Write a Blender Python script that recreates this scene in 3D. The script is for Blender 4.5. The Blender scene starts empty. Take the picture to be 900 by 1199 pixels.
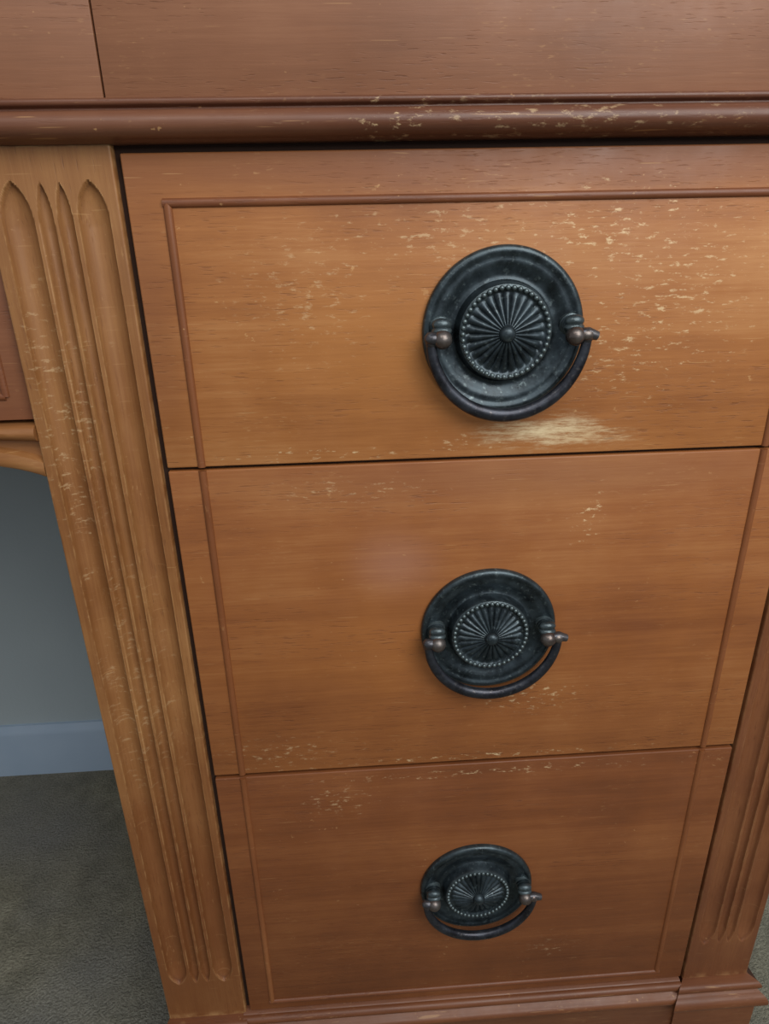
import bpy, bmesh, math, random
from mathutils import Vector, Matrix
random.seed(4)
S=0.8; ZO=0.80
def W(p): return Vector((p[0]*S, p[1]*S, (p[2]+ZO)*S))
col=bpy.context.scene.collection

# ------------------------------------------------------------ node helpers
class NT:
    def __init__(s,name):
        s.m=bpy.data.materials.new(name); s.m.use_nodes=True
        s.t=s.m.node_tree; s.b=s.t.nodes['Principled BSDF']; s.l=s.t.links
    def n(s,ty,**k):
        x=s.t.nodes.new(ty)
        for a,b in k.items(): setattr(x,a,b)
        return x
    def coord(s):
        return s.n('ShaderNodeTexCoord').outputs['Object']
    def map(s,v,loc=(0,0,0),rot=(0,0,0),sc=(1,1,1)):
        m=s.n('ShaderNodeMapping'); m.inputs['Location'].default_value=loc
        m.inputs['Rotation'].default_value=rot; m.inputs['Scale'].default_value=sc
        s.l.new(v,m.inputs['Vector']); return m.outputs[0]
    def noise(s,v,scale=1,detail=3,rough=.55,dist=0):
        x=s.n('ShaderNodeTexNoise'); x.inputs['Scale'].default_value=scale
        x.inputs['Detail'].default_value=detail; x.inputs['Roughness'].default_value=rough
        x.inputs['Distortion'].default_value=dist
        s.l.new(v,x.inputs['Vector']); return x.outputs['Fac']
    def rng(s,v,a,b,c=0,d=1,smooth=False):
        x=s.n('ShaderNodeMapRange'); x.inputs[1].default_value=a;x.inputs[2].default_value=b
        x.inputs[3].default_value=c;x.inputs[4].default_value=d
        if smooth: x.interpolation_type='SMOOTHSTEP'
        s.l.new(v,x.inputs[0]); return x.outputs[0]
    def math(s,op,a,b=None,clamp=False):
        x=s.n('ShaderNodeMath',operation=op,use_clamp=clamp)
        for i,q in enumerate((a,b)):
            if q is None: continue
            if isinstance(q,(int,float)): x.inputs[i].default_value=q
            else: s.l.new(q,x.inputs[i])
        return x.outputs[0]
    def mix(s,f,a,b,mode='MIX'):
        x=s.n('ShaderNodeMix',data_type='RGBA',blend_type=mode)
        for i,q in ((0,f),(6,a),(7,b)):
            if isinstance(q,(int,float)): x.inputs[i].default_value=q
            elif isinstance(q,tuple): x.inputs[i].default_value=(*q,1) if len(q)==3 else q
            else: s.l.new(q,x.inputs[i])
        return x.outputs[2]
    def bump(s,h,st,dist):
        x=s.n('ShaderNodeBump'); x.inputs['Strength'].default_value=st; x.inputs['Distance'].default_value=dist
        s.l.new(h,x.inputs['Height']); return x.outputs[0]
def lin(r,g,b):
    f=lambda c:(c/255/12.92 if c/255<=.04045 else ((c/255+.055)/1.055)**2.4)
    return (f(r),f(g),f(b))

def region(t,co,c,r):
    """soft elliptical region on the real board"""
    cw=W((c[0],0,c[1]))
    v=t.map(co,loc=(-cw.x/(r[0]*S),0,-cw.z/(r[1]*S)),sc=(1/(r[0]*S),0.0,1/(r[1]*S)))
    ln=t.n('ShaderNodeVectorMath',operation='LENGTH'); t.l.new(v,ln.inputs[0])
    return t.rng(ln.outputs['Value'],1.0,0.0,0,1,True)

def wood(name,dark,mid,light,axis='x',seed=0.,rough=.46,patches=(),wear=.5,contrast=1.,worn=(204,160,108),edge=0,spread=.19):
    t=NT(name); co=t.coord()
    def st(along,across,tilt=.0):
        sc=(along,across,across) if axis=='x' else (across,across,along)
        return t.map(co,loc=(seed*3.1,seed*1.7,seed*2.3),rot=(0,tilt,0),sc=sc)
    fine=t.noise(st(30,800,.01),1,4,.65)
    streak=t.noise(st(6,150,.015),1,3,.55,.15)
    band=t.noise(st(1.6,26,.03),1,2,.5,.2)
    blotch=t.noise(co,11,4,.6)
    a=t.math('ADD',t.math('MULTIPLY',fine,.24*contrast),t.math('MULTIPLY',streak,.20*contrast))
    a=t.math('ADD',a,t.math('MULTIPLY',band,.38*contrast))
    a=t.math('ADD',a,t.math('MULTIPLY',blotch,.50))
    tot=(.82*contrast+.50)/2
    f=t.rng(a,tot-spread,tot+spread,0,1)
    cr=t.n('ShaderNodeValToRGB'); t.l.new(f,cr.inputs[0])
    e=cr.color_ramp.elements; e[0].color=(*lin(*dark),1); e[1].color=(*lin(*light),1)
    m=cr.color_ramp.elements.new(.5); m.color=(*lin(*mid),1)
    c=cr.outputs[0]
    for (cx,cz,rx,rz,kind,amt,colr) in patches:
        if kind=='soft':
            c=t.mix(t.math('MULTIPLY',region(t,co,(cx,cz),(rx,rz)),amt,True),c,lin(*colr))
    # pores
    pores=t.rng(t.noise(st(110,1300),1,2,.5),.60,.70,0,1,True)
    pm=t.rng(t.noise(st(8,40),1,3,.6),.44,.62,.06,1)
    pmask=t.math('MULTIPLY',pores,pm)
    c=t.mix(t.math('MULTIPLY',pmask,.38),c,lin(84,44,26))
    # fine pale flecks where the finish has thinned
    fl=t.rng(t.noise(st(190,900),1,3,.6),.59,.71,0,1,True)
    fm=t.rng(t.noise(t.map(co,loc=(seed,3,seed),sc=(16,16,26)),1,4,.65),.49,.66,0,1,True)
    c=t.mix(t.math('MULTIPLY',t.math('MULTIPLY',fl,fm),.42*wear,True),c,lin(*worn))
    # small knocks
    kn=t.noise(t.map(co,loc=(seed,seed,seed),sc=(240,240,360)),1,2,.6)
    where=t.rng(t.noise(t.map(co,loc=(0,seed,0)),26,3,.6),.53,.66,0,1,True)
    k=t.math('MULTIPLY',t.rng(kn,.68,.73,0,1,True),where)
    c=t.mix(t.math('MULTIPLY',k,wear*.7,True),c,lin(*worn))
    # hairline scratches
    for ang,s2 in ((.9,3.),(-.45,7.),(1.35,11.)):
        v=t.map(co,loc=(s2+seed,0,s2),rot=(0,ang,0),sc=(34,34,1000))
        sc_=t.rng(t.noise(v,1,1,.4),.745,.785,0,1,True)
        c=t.mix(t.math('MULTIPLY',sc_,.42*wear,True),c,lin(*worn))
    fA=t.noise(t.map(co,loc=(0,0,2),sc=(48,48,300)),1,6,.78)
    fB=t.noise(t.map(co,loc=(0,0,5),sc=(150,150,420)),1,4,.7)
    for (cx,cz,rx,rz,kind,amt,colr) in patches:
        if kind=='soft': continue
        g=region(t,co,(cx,cz),(rx,rz))
        if kind=='wear': q=t.rng(t.math('ADD',fA,t.math('MULTIPLY',g,.22)),.52,.84,0,1,True)
        else: q=t.rng(t.math('ADD',fB,t.math('MULTIPLY',g,.10)),.63,.75,0,1,True)
        c=t.mix(t.math('MULTIPLY',t.math('MULTIPLY',q,t.math('POWER',g,.6)),amt,True),c,lin(*colr))
    if edge:
        g=t.n('ShaderNodeNewGeometry')
        p=t.rng(g.outputs['Pointiness'],.515,.56,0,1,True)
        p=t.math('MULTIPLY',p,t.rng(t.noise(co,90,3,.6),.42,.60,0,1))
        c=t.mix(t.math('MULTIPLY',p,edge),c,lin(*worn))
        p=t.rng(g.outputs['Pointiness'],.497,.46,0,1,True)
        c=t.mix(t.math('MULTIPLY',p,.65),c,lin(76,42,24))
    t.l.new(c,t.b.inputs['Base Color'])
    r=t.rng(t.noise(co,40,3,.6),.3,.7,rough-.06,rough+.12)
    t.l.new(r,t.b.inputs['Roughness'])
    h=t.math('SUBTRACT',t.math('MULTIPLY',fine,.5),pmask)
    t.l.new(t.bump(h,.35,.0003),t.b.inputs['Normal'])
    t.b.inputs['Specular IOR Level'].default_value=.42
    return t.m

CR=(218,190,146)
M_d1=wood('wood_drawer_upper',(136,82,42),(162,104,56),(184,130,80),'x',1.3,wear=.8,patches=[  # drawer base tones step darker downward: light falloff painted into the wood colour
    (.125,-.116,.070,.018,'wear',1.,(224,204,164)),(.15,-.119,.055,.010,'wear',.7,CR),(.075,-.121,.05,.012,'speck',.8,CR),
    (.15,.000,.08,.045,'speck',.8,CR),(.20,-.03,.09,.09,'speck',.7,CR),(.06,.0,.10,.04,'speck',.45,CR),
    (-.02,-.03,.08,.08,'speck',.35,CR),(-.02,-.125,.10,.008,'speck',.8,CR),(.16,-.07,.09,.05,'speck',.5,CR),
    (.12,.036,.6,.026,'soft',.75,(122,74,47)),(-.108,-.04,.026,.13,'soft',.55,(128,78,48)),(.05,-.06,.14,.07,'soft',.45,(186,124,60))])  # soft tones paint uneven light into the colour: darker edges, glow round the pull
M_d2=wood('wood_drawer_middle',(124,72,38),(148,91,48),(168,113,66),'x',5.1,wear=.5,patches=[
    (.158,-.178,.022,.035,'speck',1.,CR),(.028,-.205,.042,.036,'soft',.26,(178,136,122)),
    (.13,-.322,.06,.03,'speck',.7,CR),(-.06,-.36,.10,.03,'speck',.4,CR),(.0,-.15,.1,.02,'speck',.4,CR),
    (.10,-.374,.24,.006,'speck',.9,CR),(.12,-.145,.3,.028,'soft',.45,(120,71,42)),(.04,-.27,.13,.07,'soft',.35,(174,111,55))])  # last two soft tones paint in shading: darker top band, brighter centre
M_d3=wood('wood_drawer_lower',(100,57,31),(122,71,38),(142,88,49),'x',9.7,wear=.45,patches=[  # darkest front: the dimmer light low down is painted into its colour
    (-.02,-.41,.05,.03,'speck',.5,CR),(.16,-.60,.05,.03,'speck',.3,CR),(.1,-.39,.26,.008,'speck',.6,CR)])
M_top=wood('wood_frieze',(116,75,51),(134,89,62),(152,106,76),'x',13.,wear=.5,contrast=.9)
M_mold=wood('wood_moulding',(84,50,34),(102,63,45),(124,83,61),'x',17.,rough=.38,wear=.8,contrast=.7,patches=[(.03,.055,.03,.02,'speck',.8,CR),(.1,.055,.2,.02,'speck',.4,CR)])
M_bead=wood('wood_bead',(96,55,32),(116,68,41),(142,90,57),'x',19.,rough=.4,wear=.8,contrast=.7)
M_beadv=wood('wood_bead_upright',(106,60,32),(128,76,42),(150,96,56),'z',21.,rough=.42,wear=.6,contrast=.7)
M_post=wood('wood_post',(106,65,35),(134,87,47),(164,117,70),'z',23.,wear=.75,contrast=1.,edge=.5,patches=[
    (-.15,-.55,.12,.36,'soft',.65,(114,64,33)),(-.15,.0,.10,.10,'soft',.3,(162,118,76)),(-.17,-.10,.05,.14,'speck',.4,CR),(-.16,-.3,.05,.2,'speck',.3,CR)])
M_postr=wood('wood_post_right',(98,56,33),(118,71,42),(138,89,54),'z',27.,wear=.45,edge=.3)
M_apron=wood('wood_apron',(106,64,43),(124,78,52),(140,92,62),'x',31.,wear=.3,contrast=.7)
M_lip=wood('wood_lip',(120,76,42),(144,96,54),(170,124,76),'x',33.,wear=.7)
M_base=wood('wood_base',(96,55,34),(116,70,43),(138,88,57),'x',37.,wear=.7,rough=.4)
M_body=wood('wood_carcass',(96,56,34),(118,72,44),(136,86,54),'z',41.,wear=.2)
t=NT('wood_shadow_gap'); t.b.inputs['Base Color'].default_value=(*lin(50,29,17),1); t.b.inputs['Roughness'].default_value=.9; M_gap=t.m

def metal(name,c0,c1,c2,met,ro):
    t=NT(name); co=t.coord()
    n=t.noise(co,110,4,.65); n2=t.noise(co,420,3,.6)
    c=t.mix(t.rng(n,.35,.62),lin(*c0),lin(*c1))
    c=t.mix(t.math('MULTIPLY',t.rng(n2,.58,.74),.5),c,lin(*c2))
    g=t.n('ShaderNodeNewGeometry')
    p=t.rng(g.outputs['Pointiness'],.52,.62,0,1,True)
    c=t.mix(t.math('MULTIPLY',p,.65),c,lin(*c2))
    t.l.new(c,t.b.inputs['Base Color'])
    t.b.inputs['Metallic'].default_value=met
    t.l.new(t.rng(n,.3,.7,ro-.08,ro+.14),t.b.inputs['Roughness'])
    t.l.new(t.bump(n2,.25,.0003),t.b.inputs['Normal'])
    return t.m
M_met=metal('bronze_patina',(38,45,49),(62,73,79),(122,136,138),.7,.32)
M_bail=metal('bronze_bail',(46,46,52),(66,70,78),(118,114,112),.75,.32)
M_knob=metal('bronze_knob',(88,76,72),(106,102,100),(148,136,126),.8,.32)

# ------------------------------------------------------------ mesh helpers
desk=bpy.data.objects.new('writing_desk',None); col.objects.link(desk)
def finish(bm,name,mats,parent=desk,smooth=True,angle=40):
    bmesh.ops.recalc_face_normals(bm,faces=bm.faces)
    for v in bm.verts: v.co=W(v.co)
    me=bpy.data.meshes.new(name); bm.to_mesh(me); bm.free()
    for m in (mats if isinstance(mats,(list,tuple)) else [mats]): me.materials.append(m)
    if smooth:
        for p in me.polygons: p.use_smooth=True
        me.set_sharp_from_angle(angle=math.radians(angle))
    o=bpy.data.objects.new(name,me); col.objects.link(o)
    if parent: o.parent=parent
    return o
def box(name,x0,x1,y0,y1,z0,z1,mat,bev=.0008,parent=desk,seg=2):
    bm=bmesh.new(); bmesh.ops.create_cube(bm,size=1)
    for v in bm.verts:
        v.co=Vector((x0+(v.co.x+.5)*(x1-x0),y0+(v.co.y+.5)*(y1-y0),z0+(v.co.z+.5)*(z1-z0)))
    if bev: bmesh.ops.bevel(bm,geom=bm.edges[:],offset=bev,segments=seg,affect='EDGES',profile=.5)
    return finish(bm,name,mat,parent)
def extrude_profile(name,prof,xs,mat,parent=desk,fn=None):
    """prof: list (y,z) closed loop ; swept along x; fn(x,y,z)->z tweak"""
    bm=bmesh.new(); rings=[]
    for x in xs:
        rings.append([bm.verts.new((x,y,fn(x,y,z) if fn else z)) for y,z in prof])
    n=len(prof)
    for a,b in zip(rings,rings[1:]):
        for i in range(n): bm.faces.new((a[i],a[(i+1)%n],b[(i+1)%n],b[i]))
    bm.faces.new(rings[0]); bm.faces.new(rings[-1][::-1])
    return finish(bm,name,mat,parent)
def arc(cy,cz,r,a0,a1,n=10):
    return [(cy+r*math.cos(math.radians(a0+(a1-a0)*i/n)),cz+r*math.sin(math.radians(a0+(a1-a0)*i/n))) for i in range(n+1)]

XL,XR=-.1128,.2945; PL0,PL1=-.1869,-.1168; PR0,PR1=.2972,.3605
XbL,XbR=-.0916,.2695
Zt,Zb,Z12,Z23,Zbb,ZB=.0425,.0184,-.1320,-.3797,-.6482,-.6600
FL=-.80; YB=.46

# ------------------------------------------------------------ drawers
def bead_strip(bm,p,q,r=.0025):
    p,q=Vector(p),Vector(q); d=(q-p).normalized(); s=d.cross(Vector((0,1,0))).normalized()
    ra=[]
    for e in (p,q):
        ra.append([bm.verts.new(e+s*(r*math.cos(a))+Vector((0,-r*.9*math.sin(a)+.0004,0))) for a in [math.pi*i/10 for i in range(11)]])
    for i in range(10): bm.faces.new((ra[0][i],ra[0][i+1],ra[1][i+1],ra[1][i]))
    for k in ra: bm.faces.new(k)
def drawer(name,z0,z1,mat,hbeads,vz):
    box(name+'_front',XL,XR,0,.0055,z0,z1,mat,.0010,seg=3)
    bm=bmesh.new()
    for x in (XbL,XbR): bead_strip(bm,(x,0,vz[0]),(x,0,vz[1]))
    finish(bm,name+'_bead_uprights',M_beadv,angle=60)
    if hbeads:
        bm=bmesh.new()
        for z in hbeads: bead_strip(bm,(XbL-.0023,0,z),(XbR+.0023,0,z))
        finish(bm,name+'_bead_rails',M_bead,angle=60)
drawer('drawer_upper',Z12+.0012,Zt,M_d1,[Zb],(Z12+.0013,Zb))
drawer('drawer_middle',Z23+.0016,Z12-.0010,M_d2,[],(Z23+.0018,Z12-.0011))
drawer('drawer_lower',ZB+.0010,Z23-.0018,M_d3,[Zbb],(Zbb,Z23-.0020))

# carcass
box('pedestal_carcass',PL1-.002,PR0+.002,.0062,YB,-.735,.047,M_gap,0)
box('pedestal_side_inner',PL0,PL0+.006,.0305,YB,-.74,.047,M_body,.0005)
box('pedestal_side_outer',PR1-.006,PR1,.0305,YB,-.74,.047,M_body,.0005)

# ------------------------------------------------------------ fluted posts
def post(name,x0,x1,flutes,mat,zt=.0465,zb=-.662,zf0=-.615,zf1=.030):
    bm=bmesh.new()
    nx=150
    zs=[]
    z=zt
    while z>zb:
        zs.append(z)
        near=min(abs(z-zf1+.012),abs(z-zf0-.012))
        z-= .0010 if near<.03 else .010
    zs.append(zb)
    L=.022
    def dep(x,z):
        d=0
        for xc,w,D,lift in flutes:
            top=zf1+lift; bot=zf0-lift
            u=0
            if z>top-L: u=(z-(top-L))/L
            elif z<bot+L: u=((bot+L)-z)/L
            if u>=1: continue
            ww=w*(1-u**2.4)**.75
            dx=(x-xc)/ww
            if abs(dx)<1: d=max(d,D*(1-u)**.4*(1-dx*dx)**.6)
        e=min(x-x0,x1-x); 
        if e<.0014: d=max(d,.0014-math.sqrt(max(0,.0014**2-(.0014-e)**2)))
        return d
    rows=[]
    for z in zs:
        rows.append([bm.verts.new((x0+(x1-x0)*i/nx,dep(x0+(x1-x0)*i/nx,z),z)) for i in range(nx+1)])
    for a,b in zip(rows,rows[1:]):
        for i in range(nx): bm.faces.new((a[i],a[i+1],b[i+1],b[i]))
    bl=[bm.verts.new((x0,.03,zs[0])),bm.verts.new((x1,.03,zs[0])),bm.verts.new((x1,.03,zs[-1])),bm.verts.new((x0,.03,zs[-1]))]
    bm.faces.new([r[0] for r in rows]+[bl[3],bl[0]])
    bm.faces.new([r[-1] for r in rows][::-1]+[bl[1],bl[2]])
    bm.faces.new(bl); bm.faces.new(rows[0][::-1]+[bl[0],bl[1]]); bm.faces.new(rows[-1]+[bl[2],bl[3]])
    return finish(bm,name,mat,angle=50)
def fl(c,k=1,d=1): return [(c-.0200*k,.0084*k,.0066*d,0),(c-.0050*k,.0040*k,.0048*d,-.001),(c+.0050*k,.0040*k,.0048*d,-.001),(c+.0200*k,.0084*k,.0066*d,0)]
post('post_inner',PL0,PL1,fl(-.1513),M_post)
post('post_outer',PR0,PR1,fl((PR0+PR1)/2,.9,.7),M_postr)

# ------------------------------------------------------------ moulding, frieze, top
prof=[(.02,.0665),(-.0045,.0665)]+arc(-.0052,.0647,.0018,90,270,6)+[(-.0040,.0622),(-.0042,.0612)]
prof+= [(-.0055+ -.0085*math.cos(math.radians(a)),.0545+.0066*math.sin(math.radians(a))) for a in range(80,-81,-8)]
prof+= [(-.0045,.0474),(-.0030,.0466),(.02,.0466)]
extrude_profile('waist_moulding',prof,[-.99,-.5,-.128,-.1275,.0,.2,PR1+.010],M_mold)
box('frieze_right',-.1155,PR1,0,.02,.0667,.140,M_top,.0006)
box('frieze_left',-.985,-.1165,.0004,.02,.0667,.140,M_top,.0006)
box('frieze_side',PR1-.02,PR1,.021,YB,.047,.140,M_body,.0006)
box('desk_top',-1.0,PR1+.014,-.014,YB+.005,.1405,.165,M_top,.005,seg=4)

# ------------------------------------------------------------ kneehole apron (centre drawer) with arched lip
LX=-.80
box('centre_drawer_front',LX+.01,PL0-.0012,.006,.02,-.0985,.0465,M_apron,.0008)
bm=bmesh.new()
def bs(p,q): bead_strip(bm,p,q,.0024)
bs((-.2022,.006,-.084),(-.2022,.006,.03)); bs((-.2022,.006,-.084),(LX+.03,.006,-.084)); bs((-.2022,.006,.03),(LX+.03,.006,.03))
finish(bm,'centre_drawer_bead',M_bead)
def rise(x,a,k):
    dx=min(PL0-x,x-LX); return a*(1-math.exp(-max(dx,0)/k))
xs=[LX+(PL0-LX)*i/120 for i in range(121)]
p1=[(.02,-.1008),(.0045,-.1008)]+arc(.0015,-.1056,.0048,90,270,10)[1:]+[(.004,-.1118),(.02,-.1118)]
extrude_profile('apron_roll',p1,xs,M_lip,fn=lambda x,y,z:z+(rise(x,.003,.03) if z<-.105 else 0))
p2=[(.02,-.1116),(.0065,-.1116),(.0060,-.1225),(.0010,-.1245),(.0000,-.1285),(.0005,-.1325),(.002,-.1340),(.02,-.1340)]
extrude_profile('apron_arch',p2,xs,M_lip,fn=lambda x,y,z:z+rise(x,.003 if z>-.12 else .013,.028))
box('centre_drawer_body',LX+.012,PL0-.001,.021,YB,-.090,.139,M_gap,0)

# ------------------------------------------------------------ left-hand pedestal (outside the picture)
box('far_pedestal_carcass',LX-.17,LX-.001,.0315,YB,-.735,.0465,M_body,.001)
post('far_post',LX-.060,LX,fl(LX-.030,.85),M_postr)
box('far_pedestal_front',LX-.17,LX-.061,.0,.031,-.735,.0465,M_body,.001)
box('far_plinth',LX-.175,LX+.004,-.006,YB,FL+.001,-.736,M_base,.002)

# ------------------------------------------------------------ base moulding and plinth blocks
bp=[(.02,-.6612),(-.001,-.6612)]+arc(-.0035,-.6660,.0042,70,250,8)+[(-.0040,-.6712),(-.0065,-.6728)]+arc(-.0068,-.6790,.0052,100,250,8)+[(-.0070,-.6868),(-.0070,-.735),(.02,-.735)]
extrude_profile('base_moulding',bp,[PL1-.002,0,.1,PR0-.0035],M_base)
def plinth(n,x0,x1,k2=.8):
    pr=[(.04,-.6620),(.0,-.6620)]+arc(-.0065,-.6665,.0042,90,250,8)+[(-.0085,-.6722)]+arc(-.0098,-.6810,.0075,100,255,10)+[(-.0095,-.6895),(-.0095,FL+.001),(.04,FL+.001)]
    bm=bmesh.new(); rings=[]
    for sgn,x in ((-1,x0),(1,x1)):
        rings.append([bm.verts.new((x+sgn*max(0,-y)*k2,y,z)) for y,z in pr])
    k=len(pr)
    for i in range(k): bm.faces.new((rings[0][i],rings[0][(i+1)%k],rings[1][(i+1)%k],rings[1][i]))
    bm.faces.new(rings[0]); bm.faces.new(rings[1][::-1])
    finish(bm,n,M_base,angle=45)
plinth('plinth_inner',PL0,PL1,.25); plinth('plinth_outer',PR0,PR1+.001)
box('plinth_side_outer',PR1-.02,PR1+.0075,.041,YB,FL+.001,-.675,M_base,.002)
box('plinth_side_inner',PL0-.0025,PL0+.02,.041,YB,FL+.001,-.675,M_base,.002)

# ------------------------------------------------------------ drawer pulls
def tube(bm,pts,rads,mi,seg=14,flat=1):
    pts=[Vector(p) for p in pts]; rings=[]; up=Vector((0,1,0))
    for i,p in enumerate(pts):
        d=(pts[min(i+1,len(pts)-1)]-pts[max(i-1,0)]).normalized()
        if abs(d.dot(up))>.9: up=Vector((0,0,1))
        a=up-d*up.dot(d); a.normalize(); b=d.cross(a)
        rings.append([bm.verts.new(p+(a*math.cos(2*math.pi*k/seg)*flat+b*math.sin(2*math.pi*k/seg))*rads[i]) for k in range(seg)])
    fs=[]
    for a,b in zip(rings,rings[1:]):
        for k in range(seg): fs.append(bm.faces.new((a[k],a[(k+1)%seg],b[(k+1)%seg],b[k])))
    fs.append(bm.faces.new(rings[0])); fs.append(bm.faces.new(rings[-1][::-1]))
    for f in fs: f.material_index=mi
def ball(bm,c,r,mi,sc=(1,1,1),seg=14):
    ret=bmesh.ops.create_uvsphere(bm,u_segments=seg,v_segments=seg//2+1,radius=r)
    for v in ret['verts']:
        v.co=Vector((v.co.x*sc[0],v.co.y*sc[1],v.co.z*sc[2]))+Vector(c)
    for f in {f for v in ret['verts'] for f in v.link_faces}: f.material_index=mi
def pull(cx,cz):
    bm=bmesh.new()
    prof=[(.0475,0),(.0478,.0012),(.0475,.0030),(.0465,.0042),(.0450,.0047),(.0436,.0045),(.0424,.0038),(.0412,.0035),
          (.0400,.0036),(.0388,.0036),(.0374,.0032),(.0358,.0024),(.0340,.0016),(.0322,.0011),(.0305,.0010),(.0292,.0016),(.0283,.0034),(.0277,.0072),
          (.0270,.0092),(.0258,.0098),(.0246,.0094),(.0238,.0086)]
    rin=[.0225,.0210,.0190,.0165,.0140,.0115,.0092,.0072,.0058,.0050]
    N=26; M=N*8; rings=[]
    for r,h in prof: rings.append([(r,h)]*M)
    for r in rin:
        u=(r-.005)/(.0225-.005)
        base=.0082+.0050*(1-u)**1.1
        amp=.0019*min(1,(1-u)*6+.25)*(.35+.65*u)
        rings.append([(r,base+amp*(abs(math.sin(math.pi*N*k/M))**.8)-amp*.5) for k in range(M)])
    for r,h in ((.0046,.0150),(.0034,.0166),(.0018,.0174)): rings.append([(r,h)]*M)
    vr=[]
    for row in rings:
        vr.append([bm.verts.new((cx+row[k][0]*math.cos(2*math.pi*k/M),-row[k][1],cz+row[k][0]*math.sin(2*math.pi*k/M))) for k in range(M)])
    for a,b in zip(vr,vr[1:]):
        for k in range(M): bm.faces.new((a[k],a[(k+1)%M],b[(k+1)%M],b[k]))
    bm.faces.new(vr[-1]); bm.faces.new(vr[0][::-1])
    nb=44
    for i in range(nb):
        a=2*math.pi*i/nb
        ball(bm,(cx+.0252*math.cos(a),-.0098,cz+.0252*math.sin(a)),.00155,0,seg=8)
    for s in (-1,1):
        px=cx+s*.0385+.001
        tube(bm,[(px,-h,cz+.004-h*.2) for h in (.001,.004,.0045,.006,.0065,.008,.0085,.010)],[.0066,.0066,.0056,.0062,.0050,.0056,.0046,.0042],0)
        ball(bm,(px,-.0105,cz+.0060),.0046,0,(1.25,.8,.8)); ball(bm,(px,-.0108,cz+.0024),.0052,0,(1.15,.9,.6))
        ball(bm,(px,-.0140,cz-.0020),.0056,2,(1,1,1),18)
    pts=[];rad=[]
    R=.0455; ox=cx+.0015
    for i in range(61):
        a=math.radians(-3-(174)*i/60)
        sn=math.sin(-a)
        pts.append((ox+R*math.cos(a),-(.0132-.0018*sn),cz-.0012- (R+.0012)*sn))
        rad.append(.0028+.0014*sn)
    tube(bm,pts,rad,1,18,.85)
    for s,e in ((1,pts[0]),(-1,pts[-1])):
        tx=.0095 if s>0 else .0040
        cpts=[(cx+s*.0355,-.0138,cz-.0015),(cx+s*.040,-.0140,cz-.0008),(cx+s*.044,-.0140,cz-.0006),(ox+s*R,-.0138,cz-.0008),(ox+s*(R+tx*.6),-.0138,cz-.0024)]
        tube(bm,cpts,[.0024,.0030,.0032,.0036,.0026],1)
        ball(bm,e,.0033,1)
        ball(bm,(ox+s*(R-.001),-.0143,cz-.0014),.0040,2 if s>0 else 1,(1.25,.9,.9))
    finish(bm,'drawer_pull',[M_met,M_bail,M_knob],desk,angle=38)
pull(.0935,-.0535); pull(.0930,-.2585); pull(.0928,-.5150)

# ------------------------------------------------------------ room
YW=.486
t=NT('carpet'); co=t.coord()
n=t.noise(co,35,4,.6); n2=t.noise(co,420,3,.7); n3=t.noise(co,6,2,.5)
c=t.mix(t.rng(n,.3,.7),lin(132,130,114),lin(176,172,152))
c=t.mix(t.rng(n3,.45,.7),c,lin(154,154,148))
c=t.mix(t.math('MULTIPLY',t.rng(n2,.4,.62),.45),c,lin(92,88,76))
t.l.new(c,t.b.inputs['Base Color']); t.b.inputs['Roughness'].default_value=1
t.b.inputs['Specular IOR Level'].default_value=.05
t.l.new(t.bump(t.math('ADD',n2,n),.9,.006),t.b.inputs['Normal']); M_car=t.m
t=NT('painted_wall'); co=t.coord(); n=t.noise(co,260,3,.6)
c=t.mix(t.rng(t.noise(co,5,2,.5),.3,.7),lin(176,190,196),lin(184,198,202))
t.l.new(c,t.b.inputs['Base Color']); t.b.inputs['Roughness'].default_value=.7
t.l.new(t.bump(n,.2,.001),t.b.inputs['Normal']); M_wall=t.m
t=NT('painted_trim'); co=t.coord(); t.b.inputs['Roughness'].default_value=.45
c=t.mix(t.rng(t.noise(co,14,2,.5),.3,.7),lin(170,192,214),lin(180,200,220)); t.l.new(c,t.b.inputs['Base Color']); M_trim=t.m
box('floor',-3.2,3.2,-3.4,YW+.06,FL-.06,FL,M_car,0,None)
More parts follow.
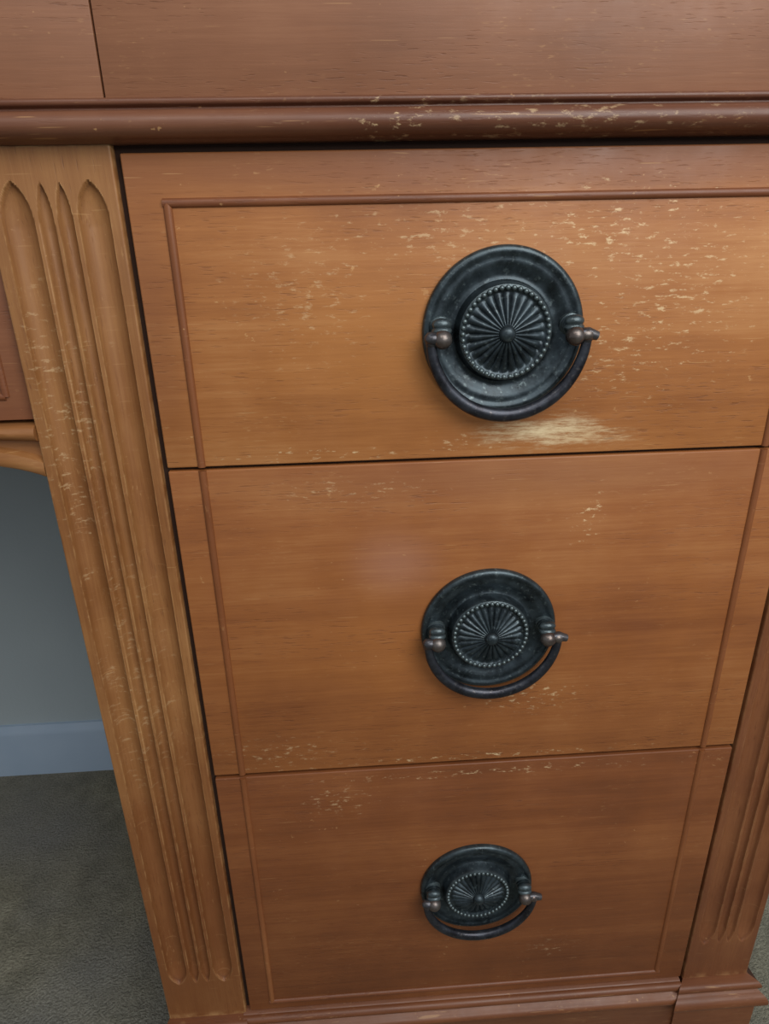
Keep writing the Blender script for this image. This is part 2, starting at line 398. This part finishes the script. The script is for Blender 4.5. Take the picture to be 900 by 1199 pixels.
box('wall_back',-3.2,3.2,YW,YW+.06,FL,2.2,M_wall,0,None)
bp=[(YW,FL),(YW-.012,FL),(YW-.012,FL+.078),(YW-.010,FL+.084),(YW-.006,FL+.089),(YW-.004,FL+.0925),(YW,FL+.093)]
extrude_profile('baseboard_back',bp,[-3.2,3.2],M_trim,None)

# ------------------------------------------------------------ lights
def area(name,loc,tgt,size,power,colr,sy=None):
    l=bpy.data.lights.new(name,'AREA'); l.energy=power; l.size=size; l.color=colr
    if sy: l.shape='RECTANGLE'; l.size_y=sy
    o=bpy.data.objects.new(name,l); col.objects.link(o); o.location=W(loc)
    o.rotation_euler=(W(tgt)-W(loc)).to_track_quat('-Z','Y').to_euler()
area('window_light',(.55,-.95,.62),(.08,0,-.02),.7,10.0,(1,.98,.95),.8)
area('upper_left_light',(-.4,-1.2,1.2),(.0,0,-.2),.6,3.2,(1,.96,.9))  # weaker warm area light from high front left, no fixture in view
w=bpy.data.worlds.new('room_ambient'); bpy.context.scene.world=w; w.use_nodes=True
w.node_tree.nodes['Background'].inputs[0].default_value=(.84,.91,1,1); w.node_tree.nodes['Background'].inputs[1].default_value=.40

# ------------------------------------------------------------ camera
pitch,yaw,roll=[math.radians(a) for a in (22.525,3.076,-1.246)]
cy,sy,cp,sp,cr,sr=math.cos(yaw),math.sin(yaw),math.cos(pitch),math.sin(pitch),math.cos(roll),math.sin(roll)
f=Vector((sy*cp,cy*cp,-sp)); r=Vector((cy,-sy,0)); u=r.cross(f)
r2=r*cr+u*sr; u2=-r*sr+u*cr
cam=bpy.data.cameras.new('camera'); co_=bpy.data.objects.new('camera',cam); col.objects.link(co_)
M=Matrix(((r2.x,u2.x,-f.x,0),(r2.y,u2.y,-f.y,0),(r2.z,u2.z,-f.z,0),(0,0,0,1)))
co_.matrix_world=Matrix.Translation(W((0,-.4,0)))@M
cam.sensor_fit='VERTICAL'; cam.sensor_height=36; cam.lens=780/1199*36; cam.clip_start=.01
bpy.context.scene.camera=co_
bpy.context.scene.view_settings.view_transform='Standard'
